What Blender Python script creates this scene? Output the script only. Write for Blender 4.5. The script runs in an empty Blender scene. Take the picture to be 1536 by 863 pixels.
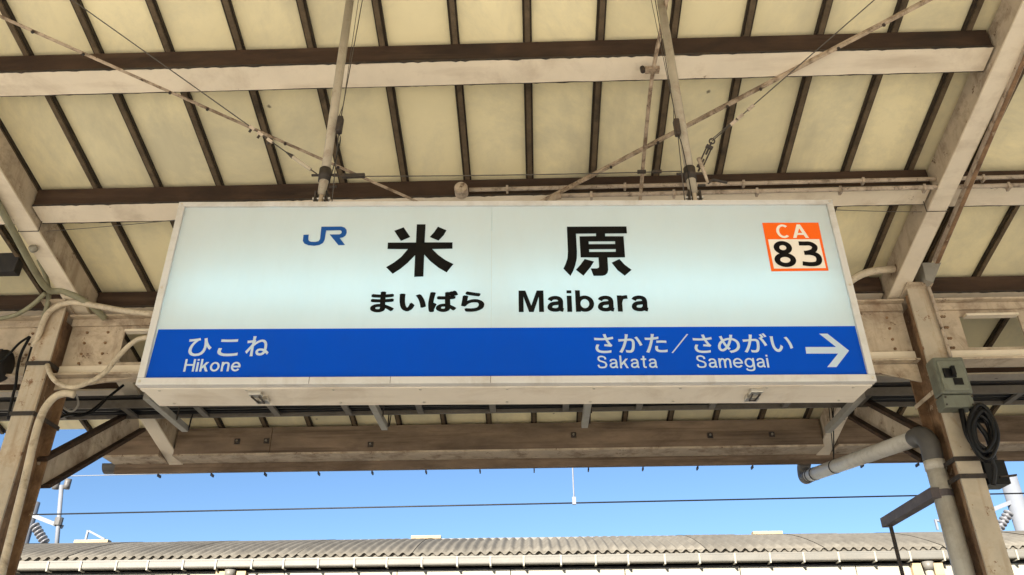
import bpy, bmesh, math, random
from mathutils import Vector as V, Matrix
random.seed(7)
R = math.radians
scene = bpy.context.scene

# ------------------------------------------------------------------ camera
FPX, PITCH, YAW, ROLL = 1191.44, 0.50928, 0.02582, -0.00712
fw = V((-math.sin(YAW)*math.cos(PITCH), math.cos(YAW)*math.cos(PITCH), math.sin(PITCH)))
r0 = V((math.cos(YAW), math.sin(YAW), 0)); u0 = r0.cross(fw)
cr = r0*math.cos(ROLL) + u0*math.sin(ROLL); cu = -r0*math.sin(ROLL) + u0*math.cos(ROLL)
CAM = V((0, 0, 1.6))
cam = bpy.data.cameras.new('camera'); camo = bpy.data.objects.new('camera', cam)
scene.collection.objects.link(camo); scene.camera = camo
cam.sensor_width = 36; cam.lens = FPX*36/1536; cam.clip_start = 0.02; cam.clip_end = 3000
camo.matrix_world = Matrix(((cr.x, cu.x, -fw.x, CAM.x), (cr.y, cu.y, -fw.y, CAM.y), (cr.z, cu.z, -fw.z, CAM.z), (0, 0, 0, 1)))

# ------------------------------------------------------------------ sky, sun, exposure
SUN_EL, SUN_AZ = R(25), R(198)        # the sun stands behind the photographer (azimuth from +Y, clockwise)
w = bpy.data.worlds.new('World'); scene.world = w; w.use_nodes = True
nt = w.node_tree; bg = nt.nodes['Background']
sky = nt.nodes.new('ShaderNodeTexSky'); sky.sky_type = 'NISHITA'; sky.sun_disc = False
sky.sun_elevation = SUN_EL; sky.sun_rotation = SUN_AZ
sky.altitude = 0; sky.air_density = 0.95; sky.dust_density = 0.0; sky.ozone_density = 5.0
nt.links.new(sky.outputs[0], bg.inputs[0]); bg.inputs[1].default_value = 0.05
sl = bpy.data.lights.new('sun', 'SUN'); sl.energy = 5.0; sl.angle = R(0.5); sl.color = (1, .93, .82)
so = bpy.data.objects.new('sun', sl); scene.collection.objects.link(so)
sd = V((math.sin(SUN_AZ)*math.cos(SUN_EL), math.cos(SUN_AZ)*math.cos(SUN_EL), math.sin(SUN_EL)))
so.rotation_euler = sd.to_track_quat('Z', 'Y').to_euler(); so.location = (0, -20, 20)
scene.view_settings.view_transform = 'Standard'; scene.view_settings.look = 'None'
scene.view_settings.exposure = 1.8; scene.view_settings.gamma = 1.0
scene.cycles.max_bounces = 10; scene.cycles.diffuse_bounces = 6
try:
    scene.cycles.use_denoising = True
except Exception:
    pass

# ------------------------------------------------------------------ pixel -> place helpers (photo pixels, 1536 x 863)
def ray(x, y): return fw + cr*((x-768)/FPX) - cu*((y-431.5)/FPX)
def onp(x, y, n, d):
    n = V(n); q = ray(x, y); return CAM + q*((d-n.dot(CAM))/n.dot(q))
def onY(x, y, Y): return onp(x, y, (0, 1, 0), Y)
def onX(x, y, X): return onp(x, y, (1, 0, 0), X)
SL = 0.25577; TS = math.tan(SL); CS = math.cos(SL); SS = math.sin(SL)
def onS(x, y, H): return onp(x, y, (0, TS, 1), H)      # the roof plane z + TS*y = H
HR, HP = 4.918, 4.98                                    # rafter soffit, purlin soffit
PT, BT = 0.115, 0.03
HB = HP + PT; HPAN = HB + BT/CS                      # batten soffit, panel soffit
NRM = V((0, SS, CS)); SDIR = V((0, CS, -SS)); XD = V((1, 0, 0)); YD = V((0, 1, 0)); ZD = V((0, 0, 1))

# ------------------------------------------------------------------ materials
MATS = {}
def mat(name, col, var=.12, scale=6, grime=None, gscale=3, gamt=.5, gsharp=(.5, .68), rough=.7, bump=.15, bscale=40, spots=None, metal=0, stretch=(1, 1, 1), objvar=0, spec=.4, chips=None, streak=None):
    m = bpy.data.materials.new(name); m.use_nodes = True; t = m.node_tree; N = t.nodes; L = t.links
    b = N['Principled BSDF']; b.inputs['Roughness'].default_value = rough; b.inputs['Metallic'].default_value = metal
    b.inputs['Specular IOR Level'].default_value = spec
    tc = N.new('ShaderNodeTexCoord'); ge = N.new('ShaderNodeNewGeometry')
    mp = N.new('ShaderNodeMapping'); mp.inputs['Scale'].default_value = stretch
    L.new(ge.outputs['Position'], mp.inputs[0])
    n1 = N.new('ShaderNodeTexNoise'); n1.inputs['Scale'].default_value = scale; n1.inputs['Detail'].default_value = 8; n1.inputs['Roughness'].default_value = .65
    L.new(mp.outputs[0], n1.inputs['Vector'])
    r1 = N.new('ShaderNodeMapRange'); r1.inputs[1].default_value = .3; r1.inputs[2].default_value = .7
    r1.inputs[3].default_value = 1-var; r1.inputs[4].default_value = 1+var
    L.new(n1.outputs['Fac'], r1.inputs[0])
    mul = N.new('ShaderNodeMix'); mul.data_type = 'RGBA'; mul.blend_type = 'MULTIPLY'; mul.inputs[0].default_value = 1
    mul.inputs[6].default_value = (*col, 1)
    val = r1.outputs[0]
    if objvar:
        oi = N.new('ShaderNodeObjectInfo'); ro = N.new('ShaderNodeMapRange'); ro.inputs[3].default_value = 1-objvar; ro.inputs[4].default_value = 1+objvar
        L.new(oi.outputs['Random'], ro.inputs[0]); mm = N.new('ShaderNodeMath'); mm.operation = 'MULTIPLY'
        L.new(ro.outputs[0], mm.inputs[0]); L.new(val, mm.inputs[1]); val = mm.outputs[0]
    cb = N.new('ShaderNodeCombineColor')
    for i in range(3): L.new(val, cb.inputs[i])
    L.new(cb.outputs[0], mul.inputs[7]); out = mul.outputs[2]
    if grime:
        n2 = N.new('ShaderNodeTexNoise'); n2.inputs['Scale'].default_value = gscale; n2.inputs['Detail'].default_value = 10; n2.inputs['Roughness'].default_value = .72; n2.inputs['Distortion'].default_value = .4
        L.new(mp.outputs[0], n2.inputs['Vector'])
        r2 = N.new('ShaderNodeMapRange'); r2.inputs[1].default_value = gsharp[0]; r2.inputs[2].default_value = gsharp[1]; r2.inputs[4].default_value = gamt
        L.new(n2.outputs['Fac'], r2.inputs[0])
        mx = N.new('ShaderNodeMix'); mx.data_type = 'RGBA'; L.new(r2.outputs[0], mx.inputs[0]); L.new(out, mx.inputs[6]); mx.inputs[7].default_value = (*grime, 1); out = mx.outputs[2]
    if spots:
        vo = N.new('ShaderNodeTexVoronoi'); vo.inputs['Scale'].default_value = spots[0]; vo.inputs['Randomness'].default_value = 1
        nd = N.new('ShaderNodeTexNoise'); nd.inputs['Scale'].default_value = 30
        ad = N.new('ShaderNodeMix'); ad.data_type = 'RGBA'; ad.blend_type = 'LINEAR_LIGHT'; ad.inputs[0].default_value = .012
        L.new(ge.outputs['Position'], nd.inputs['Vector']); L.new(ge.outputs['Position'], ad.inputs[6]); L.new(nd.outputs['Color'], ad.inputs[7])
        L.new(ad.outputs[2], vo.inputs['Vector'])
        r3 = N.new('ShaderNodeMapRange'); r3.inputs[1].default_value = spots[1]; r3.inputs[2].default_value = spots[1]*.5; r3.inputs[3].default_value = 0; r3.inputs[4].default_value = .75
        L.new(vo.outputs['Distance'], r3.inputs[0])
        mx = N.new('ShaderNodeMix'); mx.data_type = 'RGBA'; L.new(r3.outputs[0], mx.inputs[0]); L.new(out, mx.inputs[6]); mx.inputs[7].default_value = (.05, .035, .02, 1); out = mx.outputs[2]
    if streak:      # run-off stains drawn out along one axis
        m2 = N.new('ShaderNodeMapping'); m2.inputs['Scale'].default_value = streak[0]; L.new(ge.outputs['Position'], m2.inputs[0])
        n4 = N.new('ShaderNodeTexNoise'); n4.inputs['Scale'].default_value = 1; n4.inputs['Detail'].default_value = 9; n4.inputs['Roughness'].default_value = .6
        L.new(m2.outputs[0], n4.inputs['Vector'])
        r4 = N.new('ShaderNodeMapRange'); r4.inputs[1].default_value = streak[2]; r4.inputs[2].default_value = streak[2]+.16; r4.inputs[4].default_value = streak[3]
        L.new(n4.outputs['Fac'], r4.inputs[0])
        mx = N.new('ShaderNodeMix'); mx.data_type = 'RGBA'; L.new(r4.outputs[0], mx.inputs[0]); L.new(out, mx.inputs[6]); mx.inputs[7].default_value = (*streak[1], 1); out = mx.outputs[2]
    chip_f = None
    if chips:       # flaked paint with hard edges: (scale, threshold, colour)
        n5 = N.new('ShaderNodeTexNoise'); n5.inputs['Scale'].default_value = chips[0]; n5.inputs['Detail'].default_value = 12; n5.inputs['Roughness'].default_value = .78
        L.new(ge.outputs['Position'], n5.inputs['Vector'])
        r5 = N.new('ShaderNodeMapRange'); r5.inputs[1].default_value = chips[1]; r5.inputs[2].default_value = chips[1]+.02; r5.inputs[4].default_value = .9
        L.new(n5.outputs['Fac'], r5.inputs[0]); chip_f = r5.outputs[0]
        mx = N.new('ShaderNodeMix'); mx.data_type = 'RGBA'; L.new(r5.outputs[0], mx.inputs[0]); L.new(out, mx.inputs[6]); mx.inputs[7].default_value = (*chips[2], 1); out = mx.outputs[2]
    L.new(out, b.inputs['Base Color'])
    if bump:
        n3 = N.new('ShaderNodeTexNoise'); n3.inputs['Scale'].default_value = bscale; n3.inputs['Detail'].default_value = 6
        L.new(mp.outputs[0], n3.inputs['Vector'])
        bp = N.new('ShaderNodeBump'); bp.inputs['Strength'].default_value = bump; bp.inputs['Distance'].default_value = .01
        L.new(n3.outputs['Fac'], bp.inputs['Height']); L.new(bp.outputs[0], b.inputs['Normal'])
    MATS[name] = m; return m
mat('panel_paint', (.90, .805, .52), var=.06, scale=2.2, grime=(.62, .57, .40), gscale=.9, gamt=.8, gsharp=(.44, .62), rough=.5, bump=.06, bscale=7, spots=(3.6, .045), objvar=.07, streak=((2.6, .7, .7), (.52, .47, .33), .54, .55), chips=(3.2, .735, (.30, .21, .12)))
mat('batten_wood', (.035, .024, .014), var=.3, scale=14, grime=(.012, .009, .006), gscale=7, gamt=.7, rough=.8, bump=.3)
mat('batten_rib', (.12, .085, .05), var=.3, scale=14, grime=(.025, .018, .011), gscale=5, gamt=.85, rough=.8, bump=.3)
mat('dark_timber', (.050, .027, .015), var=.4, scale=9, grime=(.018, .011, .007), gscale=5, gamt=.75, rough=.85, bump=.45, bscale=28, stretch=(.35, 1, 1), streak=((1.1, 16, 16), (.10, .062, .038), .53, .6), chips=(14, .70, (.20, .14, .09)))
mat('eave_wood', (.20, .145, .10), var=.4, scale=7, grime=(.07, .045, .028), gscale=4, gamt=.75, rough=.85, bump=.5, bscale=26, stretch=(.3, 1, 1), streak=((.9, 30, 30), (.055, .034, .02), .5, .6), chips=(9, .66, (.30, .24, .17)))
mat('cream_steel', (.76, .67, .53), var=.07, scale=5, grime=(.46, .36, .26), gscale=3.5, gamt=.6, gsharp=(.52, .74), rough=.6, bump=.12, bscale=22, chips=(8, .645, (.22, .13, .075)), streak=((1.2, 6, 6), (.44, .34, .24), .55, .5))
mat('grimy_steel', (.52, .43, .32), var=.18, scale=7, grime=(.17, .105, .062), gscale=5, gamt=.8, gsharp=(.48, .68), rough=.7, bump=.25, bscale=30, chips=(10, .60, (.12, .065, .035)), streak=((9, 9, 1.2), (.20, .12, .07), .54, .6))
mat('rusty_steel', (.27, .165, .09), var=.3, scale=9, grime=(.10, .05, .025), gscale=8, gamt=.8, gsharp=(.42, .62), rough=.8, bump=.35, bscale=40, chips=(8, .6, (.42, .33, .22)), streak=((14, 14, .8), (.09, .045, .022), .52, .7))
mat('column_paint', (.50, .43, .33), var=.15, scale=6, grime=(.33, .21, .11), gscale=6, gamt=.7, gsharp=(.50, .7), rough=.6, bump=.25, bscale=26, chips=(10, .585, (.19, .09, .04)), streak=((14, 14, .9), (.30, .18, .09), .53, .7))
mat('pole_paint', (.40, .35, .27), var=.12, scale=9, grime=(.16, .10, .06), gscale=14, gamt=.5, rough=.5, bump=.12)
mat('brace_steel', (.46, .36, .26), var=.25, scale=18, grime=(.13, .08, .045), gscale=16, gamt=.85, gsharp=(.45, .60), rough=.75, bump=.3, chips=(22, .60, (.06, .032, .018)))
mat('conduit_paint', (.44, .36, .28), var=.2, scale=14, grime=(.10, .065, .04), gscale=17, gamt=.8, gsharp=(.5, .66), rough=.7, bump=.25, chips=(20, .60, (.05, .028, .016)))
mat('old_conduit', (.56, .48, .36), var=.15, scale=14, grime=(.20, .14, .09), gscale=12, gamt=.8, gsharp=(.48, .66), rough=.6, bump=.2, chips=(18, .64, (.10, .06, .035)))
mat('green_conduit', (.24, .23, .15), var=.15, scale=10, grime=(.12, .09, .06), gscale=9, gamt=.5, rough=.6)
mat('black_rubber', (.006, .006, .007), var=.2, rough=.42, bump=.1, spec=.25)
mat('dark_iron', (.035, .028, .024), var=.3, scale=25, grime=(.10, .06, .035), gscale=22, gamt=.6, rough=.6, bump=.3)
mat('wire_steel', (.07, .06, .05), var=.2, scale=30, rough=.5, bump=0)
mat('sign_frame', (.56, .55, .54), var=.04, scale=5, grime=(.36, .32, .27), gscale=7, gamt=.5, rough=.35, bump=.04, chips=(26, .70, (.22, .17, .12)), streak=((10, 10, 1.5), (.36, .31, .26), .56, .5))
mat('sign_cabinet', (.70, .64, .55), var=.05, scale=5, grime=(.46, .38, .29), gscale=4, gamt=.55, rough=.4, bump=.05, chips=(20, .72, (.25, .18, .12)), streak=((2, 12, 4), (.45, .37, .28), .55, .5))
mat('bright_metal', (.55, .52, .46), var=.1, rough=.3, metal=.8, bump=.05)
mat('switch_box', (.155, .165, .13), var=.1, scale=12, grime=(.08, .075, .055), gscale=9, gamt=.6, rough=.55, bump=.08, chips=(24, .66, (.10, .06, .03)), streak=((22, 22, 2), (.08, .07, .05), .54, .5))
mat('switch_lid', (.18, .19, .15), var=.08, scale=12, grime=(.10, .10, .07), gscale=9, gamt=.5, rough=.5, bump=.05, chips=(24, .68, (.10, .06, .03)))
mat('grey_pvc', (.60, .575, .52), var=.07, scale=5, grime=(.30, .26, .20), gscale=6, gamt=.5, rough=.4, bump=.03, streak=((16, 16, 1), (.28, .23, .16), .55, .5))
mat('dark_pvc', (.10, .095, .09), var=.15, scale=8, rough=.5, bump=.05)
mat('purple_steel', (.10, .085, .09), var=.2, scale=12, grime=(.22, .19, .18), gscale=8, gamt=.4, rough=.6, bump=.2)
mat('tray_steel', (.13, .115, .095), var=.2, scale=12, grime=(.06, .05, .04), gscale=8, gamt=.6, rough=.6, bump=.1)
mat('strut_steel', (.30, .285, .25), var=.1, scale=10, grime=(.2, .17, .13), gscale=8, gamt=.5, rough=.5, metal=.1, bump=.05)
mat('near_black', (.03, .028, .028), var=.2, rough=.7)  # even near-black for the tray cover, loudspeaker, board and thin line
mat('slate_roof', (.135, .122, .098), var=.25, scale=3, grime=(.11, .095, .075), gscale=5, gamt=.7, gsharp=(.45, .7), rough=.9, bump=.5, bscale=24, objvar=.14)
mat('far_cream', (.30, .275, .215), var=.06, scale=2, grime=(.28, .25, .2), gscale=3, gamt=.5, rough=.6, objvar=.05)
mat('far_gutter', (.14, .132, .112), var=.1, scale=3, grime=(.18, .16, .13), gscale=4, gamt=.6, rough=.5)
mat('far_white', (.29, .272, .22), var=.05, rough=.6, bump=0)
mat('far_ochre', (.36, .27, .15), var=.15, scale=6, rough=.7)
mat('far_glass', (.10, .12, .13), var=.05, rough=.12, bump=0, spec=.6)
mat('concrete', (.56, .53, .48), var=.08, scale=1.5, grime=(.40, .38, .34), gscale=1.2, gamt=.5, rough=.85, bump=.2, bscale=50)
mat('ballast', (.40, .36, .31), var=.3, scale=18, grime=(.22, .18, .15), gscale=9, gamt=.6, rough=.95, bump=.6, bscale=30)
mat('mast_grey', (.17, .18, .20), var=.06, rough=.6)
mat('porcelain', (.17, .17, .18), var=.03, rough=.3, bump=0)
mat('orange_clip', (.45, .16, .05), var=.1, rough=.5)

def flat(name, col, rough=.35, trans=0):
    m = bpy.data.materials.new(name); m.use_nodes = True; t = m.node_tree; b = t.nodes['Principled BSDF']
    b.inputs['Base Color'].default_value = (*col, 1); b.inputs['Roughness'].default_value = rough; b.inputs['Specular IOR Level'].default_value = .12
    ge = t.nodes.new('ShaderNodeNewGeometry'); n = t.nodes.new('ShaderNodeTexNoise'); n.inputs['Scale'].default_value = 4; n.inputs['Detail'].default_value = 6
    t.links.new(ge.outputs['Position'], n.inputs['Vector'])
    rr = t.nodes.new('ShaderNodeMapRange'); rr.inputs[3].default_value = rough*.8; rr.inputs[4].default_value = rough*1.25
    t.links.new(n.outputs['Fac'], rr.inputs[0]); t.links.new(rr.outputs[0], b.inputs['Roughness'])
    n2 = t.nodes.new('ShaderNodeTexNoise'); n2.inputs['Scale'].default_value = 2.2; n2.inputs['Detail'].default_value = 11; n2.inputs['Roughness'].default_value = .7
    mpp = t.nodes.new('ShaderNodeMapping'); mpp.inputs['Scale'].default_value = (3, 3, .9); t.links.new(ge.outputs['Position'], mpp.inputs[0]); t.links.new(mpp.outputs[0], n2.inputs['Vector'])
    r2 = t.nodes.new('ShaderNodeMapRange'); r2.inputs[1].default_value = .45; r2.inputs[2].default_value = .75; r2.inputs[4].default_value = .22; t.links.new(n2.outputs['Fac'], r2.inputs[0])
    gx = t.nodes.new('ShaderNodeMix'); gx.data_type = 'RGBA'; gx.inputs[6].default_value = (*col, 1); gx.inputs[7].default_value = (col[0]*.7+.02, col[1]*.66+.017, col[2]*.58+.012, 1)
    t.links.new(r2.outputs[0], gx.inputs[0]); t.links.new(gx.outputs[2], b.inputs['Base Color'])
    if trans:
        tr = t.nodes.new('ShaderNodeBsdfTranslucent'); tr.inputs[0].default_value = (*col, 1)
        mx = t.nodes.new('ShaderNodeMixShader'); mx.inputs[0].default_value = trans
        t.links.new(b.outputs[0], mx.inputs[1]); t.links.new(tr.outputs[0], mx.inputs[2])
        t.links.new(mx.outputs[0], t.nodes['Material Output'].inputs[0])
    MATS[name] = m; return m
flat('acrylic_white', (.72, .73, .725), .3, .42)
flat('vinyl_blue', (.0006, .10, .68), .5, .42)
flat('logo_blue', (.010, .075, .30), .4)
flat('vinyl_black', (.003, .003, .0035), .5)
flat('vinyl_white', (.66, .80, .88), .35, .3)
flat('vinyl_orange', (.86, .13, .012), .4)
flat('enamel_orange_white', (.80, .74, .66), .4)
tube_m = bpy.data.materials.new('lamp_tube'); tube_m.use_nodes = True
tb = tube_m.node_tree.nodes['Principled BSDF']; tb.inputs['Emission Color'].default_value = (.34, .80, 1, 1); tb.inputs['Emission Strength'].default_value = 2.7
MATS['lamp_tube'] = tube_m

# ------------------------------------------------------------------ object helpers
COL = scene.collection
def obj(name, bm, m, parent=None, smooth=False, bevel=0):
    me = bpy.data.meshes.new(name); bm.normal_update(); bm.to_mesh(me); bm.free()
    me.materials.append(MATS[m])
    if smooth:
        for p in me.polygons: p.use_smooth = True
    o = bpy.data.objects.new(name, me); COL.objects.link(o)
    if parent: 
        o.parent = parent; o.matrix_parent_inverse = Matrix.Translation(-parent.location)
    if bevel:
        b = o.modifiers.new('bevel', 'BEVEL'); b.width = bevel; b.segments = 2; b.limit_method = 'ANGLE'
    return o
def tag(o, label, cat, group=None):
    o['label'] = label; o['category'] = cat
    if group: o['group'] = group
    return o
def thing(name, label, cat, loc, group=None):
    o = bpy.data.objects.new(name, None); COL.objects.link(o); o.location = loc; o.empty_display_size = .1
    bpy.context.view_layer.update()
    return tag(o, label, cat, group)
def copy_part(o, parent, loc):
    c = o.copy(); COL.objects.link(c); c.parent = parent
    c.matrix_parent_inverse = Matrix.Translation(-parent.location) if parent else Matrix()
    c.location = loc; return c
def fbox(bm, o, ax, ay, az, lo, hi):
    """box in the frame (o; ax, ay, az) from lo to hi"""
    vs = [bm.verts.new(o + ax*x + ay*y + az*z) for z in (lo[2], hi[2]) for y in (lo[1], hi[1]) for x in (lo[0], hi[0])]
    for f in ((0, 2, 3, 1), (4, 5, 7, 6), (0, 1, 5, 4), (2, 6, 7, 3), (0, 4, 6, 2), (1, 3, 7, 5)): bm.faces.new([vs[i] for i in f])
    return bm
def box(lo, hi, bm=None):
    return fbox(bm or bmesh.new(), V((0, 0, 0)), XD, YD, ZD, lo, hi)
def sbox(x0, x1, y0, y1, H, t0, t1, bm=None):
    """box lying along the roof slope: soffit plane H, from y0 to y1, t0..t1 above the soffit"""
    o = V((0, y0, H-TS*y0)); return fbox(bm or bmesh.new(), o, XD, SDIR, NRM, (x0, 0, t0), (x1, (y1-y0)/CS, t1))
def bar(a, b, wd, ht, up=ZD, bm=None, off=(0, 0)):
    """rectangular bar from a to b"""
    bm = bm or bmesh.new(); d = (b-a); L = d.length; d.normalize(); s = d.cross(up).normalized(); n = s.cross(d).normalized()
    return fbox(bm, a + s*off[0] + n*off[1], s, d, n, (-wd/2, 0, -ht/2), (wd/2, L, ht/2))
def spline(pts, n=8):
    out = []; P = [pts[0]*2-pts[1]] + list(pts) + [pts[-1]*2-pts[-2]]
    for i in range(1, len(P)-2):
        for k in range(n):
            t = k/n; a, b, c, d = P[i-1], P[i], P[i+1], P[i+2]
            out.append(.5*((2*b) + (c-a)*t + (2*a-5*b+4*c-d)*t*t + (3*b-a-3*c+d)*t**3))
    return out + [pts[-1]]
def tube(pts, rad, seg=10, bm=None, closed=False):
    bm = bm or bmesh.new(); rings = []; prev = None; n = len(pts)
    for i, p in enumerate(pts):
        if closed: d = (pts[(i+1) % n]-pts[i-1])
        else: d = (pts[min(i+1, n-1)]-pts[max(i-1, 0)])
        d.normalize()
        if prev is None:
            s = d.cross(ZD if abs(d.z) < .9 else XD).normalized()
        else:
            s = (prev - d*prev.dot(d)).normalized()
        prev = s; q = d.cross(s); rr = rad(i/(n-1)) if callable(rad) else rad
        rings.append([bm.verts.new(p + (s*math.cos(k*2*math.pi/seg) + q*math.sin(k*2*math.pi/seg))*rr) for k in range(seg)])
    for i in range(n if closed else n-1):
        A, B = rings[i], rings[(i+1) % n]
        for k in range(seg): bm.faces.new((A[k], A[(k+1) % seg], B[(k+1) % seg], B[k]))
    if not closed:
        bm.faces.new(rings[0][::-1]); bm.faces.new(rings[-1])
    return bm
def sag(a, b, s, n=14): return [a.lerp(b, i/n) - ZD*(s*4*(i/n)*(1-i/n)) for i in range(n+1)]
def structure(o): o['kind'] = 'structure'; return o

# ------------------------------------------------------------------ the setting
structure(obj('ground', box((-900, -900, -1.3), (900, 900, -1.1)), 'ballast'))
structure(obj('platform', box((-60, -7.2, -1.099), (60, 6.9, 0)), 'concrete'))
structure(obj('far_platform', box((-60, 10.6, -1.099), (60, 19, 0)), 'concrete'))
for Y in (8.1, 9.2, -8.6, -9.7, -13, -14.1):
    r_ = bmesh.new(); box((-60, Y-.035, -1.1), (60, Y+.035, -.95), r_); structure(obj('rail', r_, 'rusty_steel'))

# ------------------------------------------------------------------ canopy over this platform
can = thing('platform_canopy', 'cream panelled platform canopy roof with dark battens above the hanging station sign', 'canopy', (0, 3, 0))
YR = -.4                      # ridge
B0, BP = 0.011, 0.338         # batten pitch measured from the photograph
EL, ER, E1, E2 = -9.4, 9.4, 5.99, 5.72
def eave(x): return E1 if x > -3.2 else E2
k0, k1 = int((EL-B0)/BP), int((ER-B0)/BP)
pan_full = pan_short = None
for k in range(k0, k1):
    x = B0 + k*BP; y1 = eave(x)
    bm = sbox(0.004, BP-.004, YR, y1, HPAN, 0, .02)
    p_ = obj('roof_panel', bm, 'panel_paint', can); p_.location.x = x; p_.location.z = random.uniform(0, .004)
    o = V((x, YR, HB-TS*YR)); Ln = (y1-YR)/CS
    bm = bmesh.new()
    fbox(bm, o, XD, SDIR, NRM, (-.021, 0, .012), (.021, Ln, BT))
    b_ = obj('batten', bm, 'batten_wood', can)
    bm = bmesh.new(); wob = random.uniform(-.003, .003)
    fbox(bm, o, XD, SDIR, NRM, (-.011+wob, 0, .001), (.012+wob, Ln, .012)); obj('batten_rib', bm, 'batten_rib', b_)
    # unseen rear slope, added only to keep the sun off the sign
    if k % 3 == 0:
        bm = bmesh.new(); z0 = HPAN-TS*YR
        fbox(bm, V((x, YR, z0)), XD, V((0, -CS, -SS)), V((0, -SS, CS)), (0.004, 0, 0), (3*BP-.004, 5.7/CS, .02)); obj('shading_rear_panel', bm, 'panel_paint', can)
bm = sbox(EL, -3.2, YR, E2+.03, HPAN, .03, .06); sbox(-3.198, ER, YR, E1+.03, HPAN, .03, .06, bm)
fbox(bm, V((0, YR, HPAN-TS*YR)), XD, V((0, -CS, -SS)), V((0, -SS, CS)), (EL, 0, .03), (ER, 5.8/CS, .06)); obj('roof_skin', bm, 'slate_roof', can)  # skin blocks light above the panels; its rear half is unseen too
# rafters
RAFTERS = [(-2.72, .105), (2.165, .10)]
for rx, rw in RAFTERS:
    bm = bmesh.new(); hw = rw/2
    rf = obj('rafter', sbox(rx-hw, rx+hw, YR, 5.98, HR, 0, .012, bm), 'cream_steel', can, bevel=.003)
    obj('rafter_web', sbox(rx-hw+.012, rx+hw-.012, YR, 5.97, HR, .012, (HB-HR)*CS-.001), 'grimy_steel', rf)
    obj('unseen_rear_rafter', fbox(bmesh.new(), V((0, YR, HR-TS*YR)), XD, V((0, -CS, -SS)), V((0, -SS, CS)), (rx-hw, 0.001, 0), (rx+hw, 5.6/CS, .14)), 'cream_steel', can)
for rx in (-7.7, 7.1):
    obj('rafter', sbox(rx-.05, rx+.05, YR, 5.7, HR, 0, (HB-HR)*CS-.001), 'cream_steel', can)
# purlins, bay by bay
bays = [(-9.4, -7.752), (-7.648, -2.772), (-2.668, 2.116), (2.216, 7.048), (7.152, 9.4)]
for i, y0 in enumerate((.29, 1.08, 1.87, 2.66, 3.45, 4.24, 5.03)):
    for j, (a, b) in enumerate(bays):
        dy = random.uniform(-.012, .012)
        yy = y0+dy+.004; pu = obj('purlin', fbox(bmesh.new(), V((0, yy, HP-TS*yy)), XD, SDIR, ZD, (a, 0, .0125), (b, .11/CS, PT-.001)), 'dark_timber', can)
        bm = bmesh.new(); n = 40; o = V((0, y0+dy, HP-TS*(y0+dy)))
        # soffit board with a slightly ragged far edge
        lo, hi = [], []
        for q in range(n+1):
            xx = a + (b-a)*q/n; e = .118/CS + random.uniform(-.0025, .0025); s0 = random.uniform(-.0015, .0015)
            lo.append((bm.verts.new(o+XD*xx+SDIR*s0), bm.verts.new(o+XD*xx+SDIR*e))); hi.append((bm.verts.new(o+XD*xx+SDIR*s0+NRM*.012), bm.verts.new(o+XD*xx+SDIR*e+NRM*.012)))
        for q in range(n):
            bm.faces.new((lo[q][0], lo[q+1][0], lo[q+1][1], lo[q][1])); bm.faces.new((hi[q][0], hi[q][1], hi[q+1][1], hi[q+1][0]))
            bm.faces.new((lo[q][0], hi[q][0], hi[q+1][0], lo[q+1][0])); bm.faces.new((lo[q][1], lo[q+1][1], hi[q+1][1], hi[q][1]))
        sbd = obj('soffit_board', bm, 'cream_steel', pu)
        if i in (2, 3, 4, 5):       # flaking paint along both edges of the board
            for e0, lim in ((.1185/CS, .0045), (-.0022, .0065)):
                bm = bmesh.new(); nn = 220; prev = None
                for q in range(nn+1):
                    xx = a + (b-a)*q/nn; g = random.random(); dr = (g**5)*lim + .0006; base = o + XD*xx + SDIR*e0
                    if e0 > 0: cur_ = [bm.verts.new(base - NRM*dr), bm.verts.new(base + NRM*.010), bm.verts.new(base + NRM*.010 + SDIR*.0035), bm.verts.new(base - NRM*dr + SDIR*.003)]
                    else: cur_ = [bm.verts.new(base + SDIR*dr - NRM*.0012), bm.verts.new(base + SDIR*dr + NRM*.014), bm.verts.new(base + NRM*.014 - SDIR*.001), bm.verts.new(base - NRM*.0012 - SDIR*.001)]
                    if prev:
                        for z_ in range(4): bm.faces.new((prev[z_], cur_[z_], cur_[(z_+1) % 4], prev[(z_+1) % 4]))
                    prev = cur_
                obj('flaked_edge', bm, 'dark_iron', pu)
        if i in (3, 4):
            for bx in (a+.12, a+.9, a+2.6, b-.35):
                bm = bmesh.new(); c = V((bx, y0+dy+.006, HP-TS*(y0+dy)))+NRM*.05
                tube([c-SDIR*.008, c+SDIR*.004], .009, 6, bm); obj('bolt', bm, 'bright_metal', pu)
# eave: timber, ledge and outer fascia board (starts left of the sign)
EX0 = -3.19
bays_e = [(EX0, -2.774), (-2.666, -1.95), (-1.947, 2.113), (2.219, 9.4)]
for a, b in bays_e:
    zt = HPAN-TS*5.7-.002
    e_ = obj('eave_timber', box((a, 5.66, 3.405), (b, 5.80, zt-.03)), 'eave_wood', can, bevel=.004)
    obj('eave_ledge', box((a, 5.655, 3.39), (b, 5.845, 3.404)), 'grimy_steel', e_)
obj('fascia_board', box((EX0, 5.86, 3.324), (9.4, 5.885, 3.56)), 'eave_wood', can, bevel=.003)
g_ = bmesh.new()
for k in range(12):
    t0, t1 = math.pi*(k/12), math.pi*((k+1)/12)
    pts = []
    for x in (EX0-.12, 9.4):
        for t in (t0, t1):
            for rr in (.065, .06): pts.append(V((x, 5.955-math.cos(t)*rr, 3.415-math.sin(t)*rr)))
    vs = [g_.verts.new(q) for q in pts]
    for f in ((0, 2, 6, 4), (1, 5, 7, 3), (0, 4, 5, 1), (2, 3, 7, 6), (0, 1, 3, 2), (4, 6, 7, 5)): g_.faces.new([vs[i] for i in f])
gut = obj('eave_gutter', g_, 'dark_pvc', can)
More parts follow.
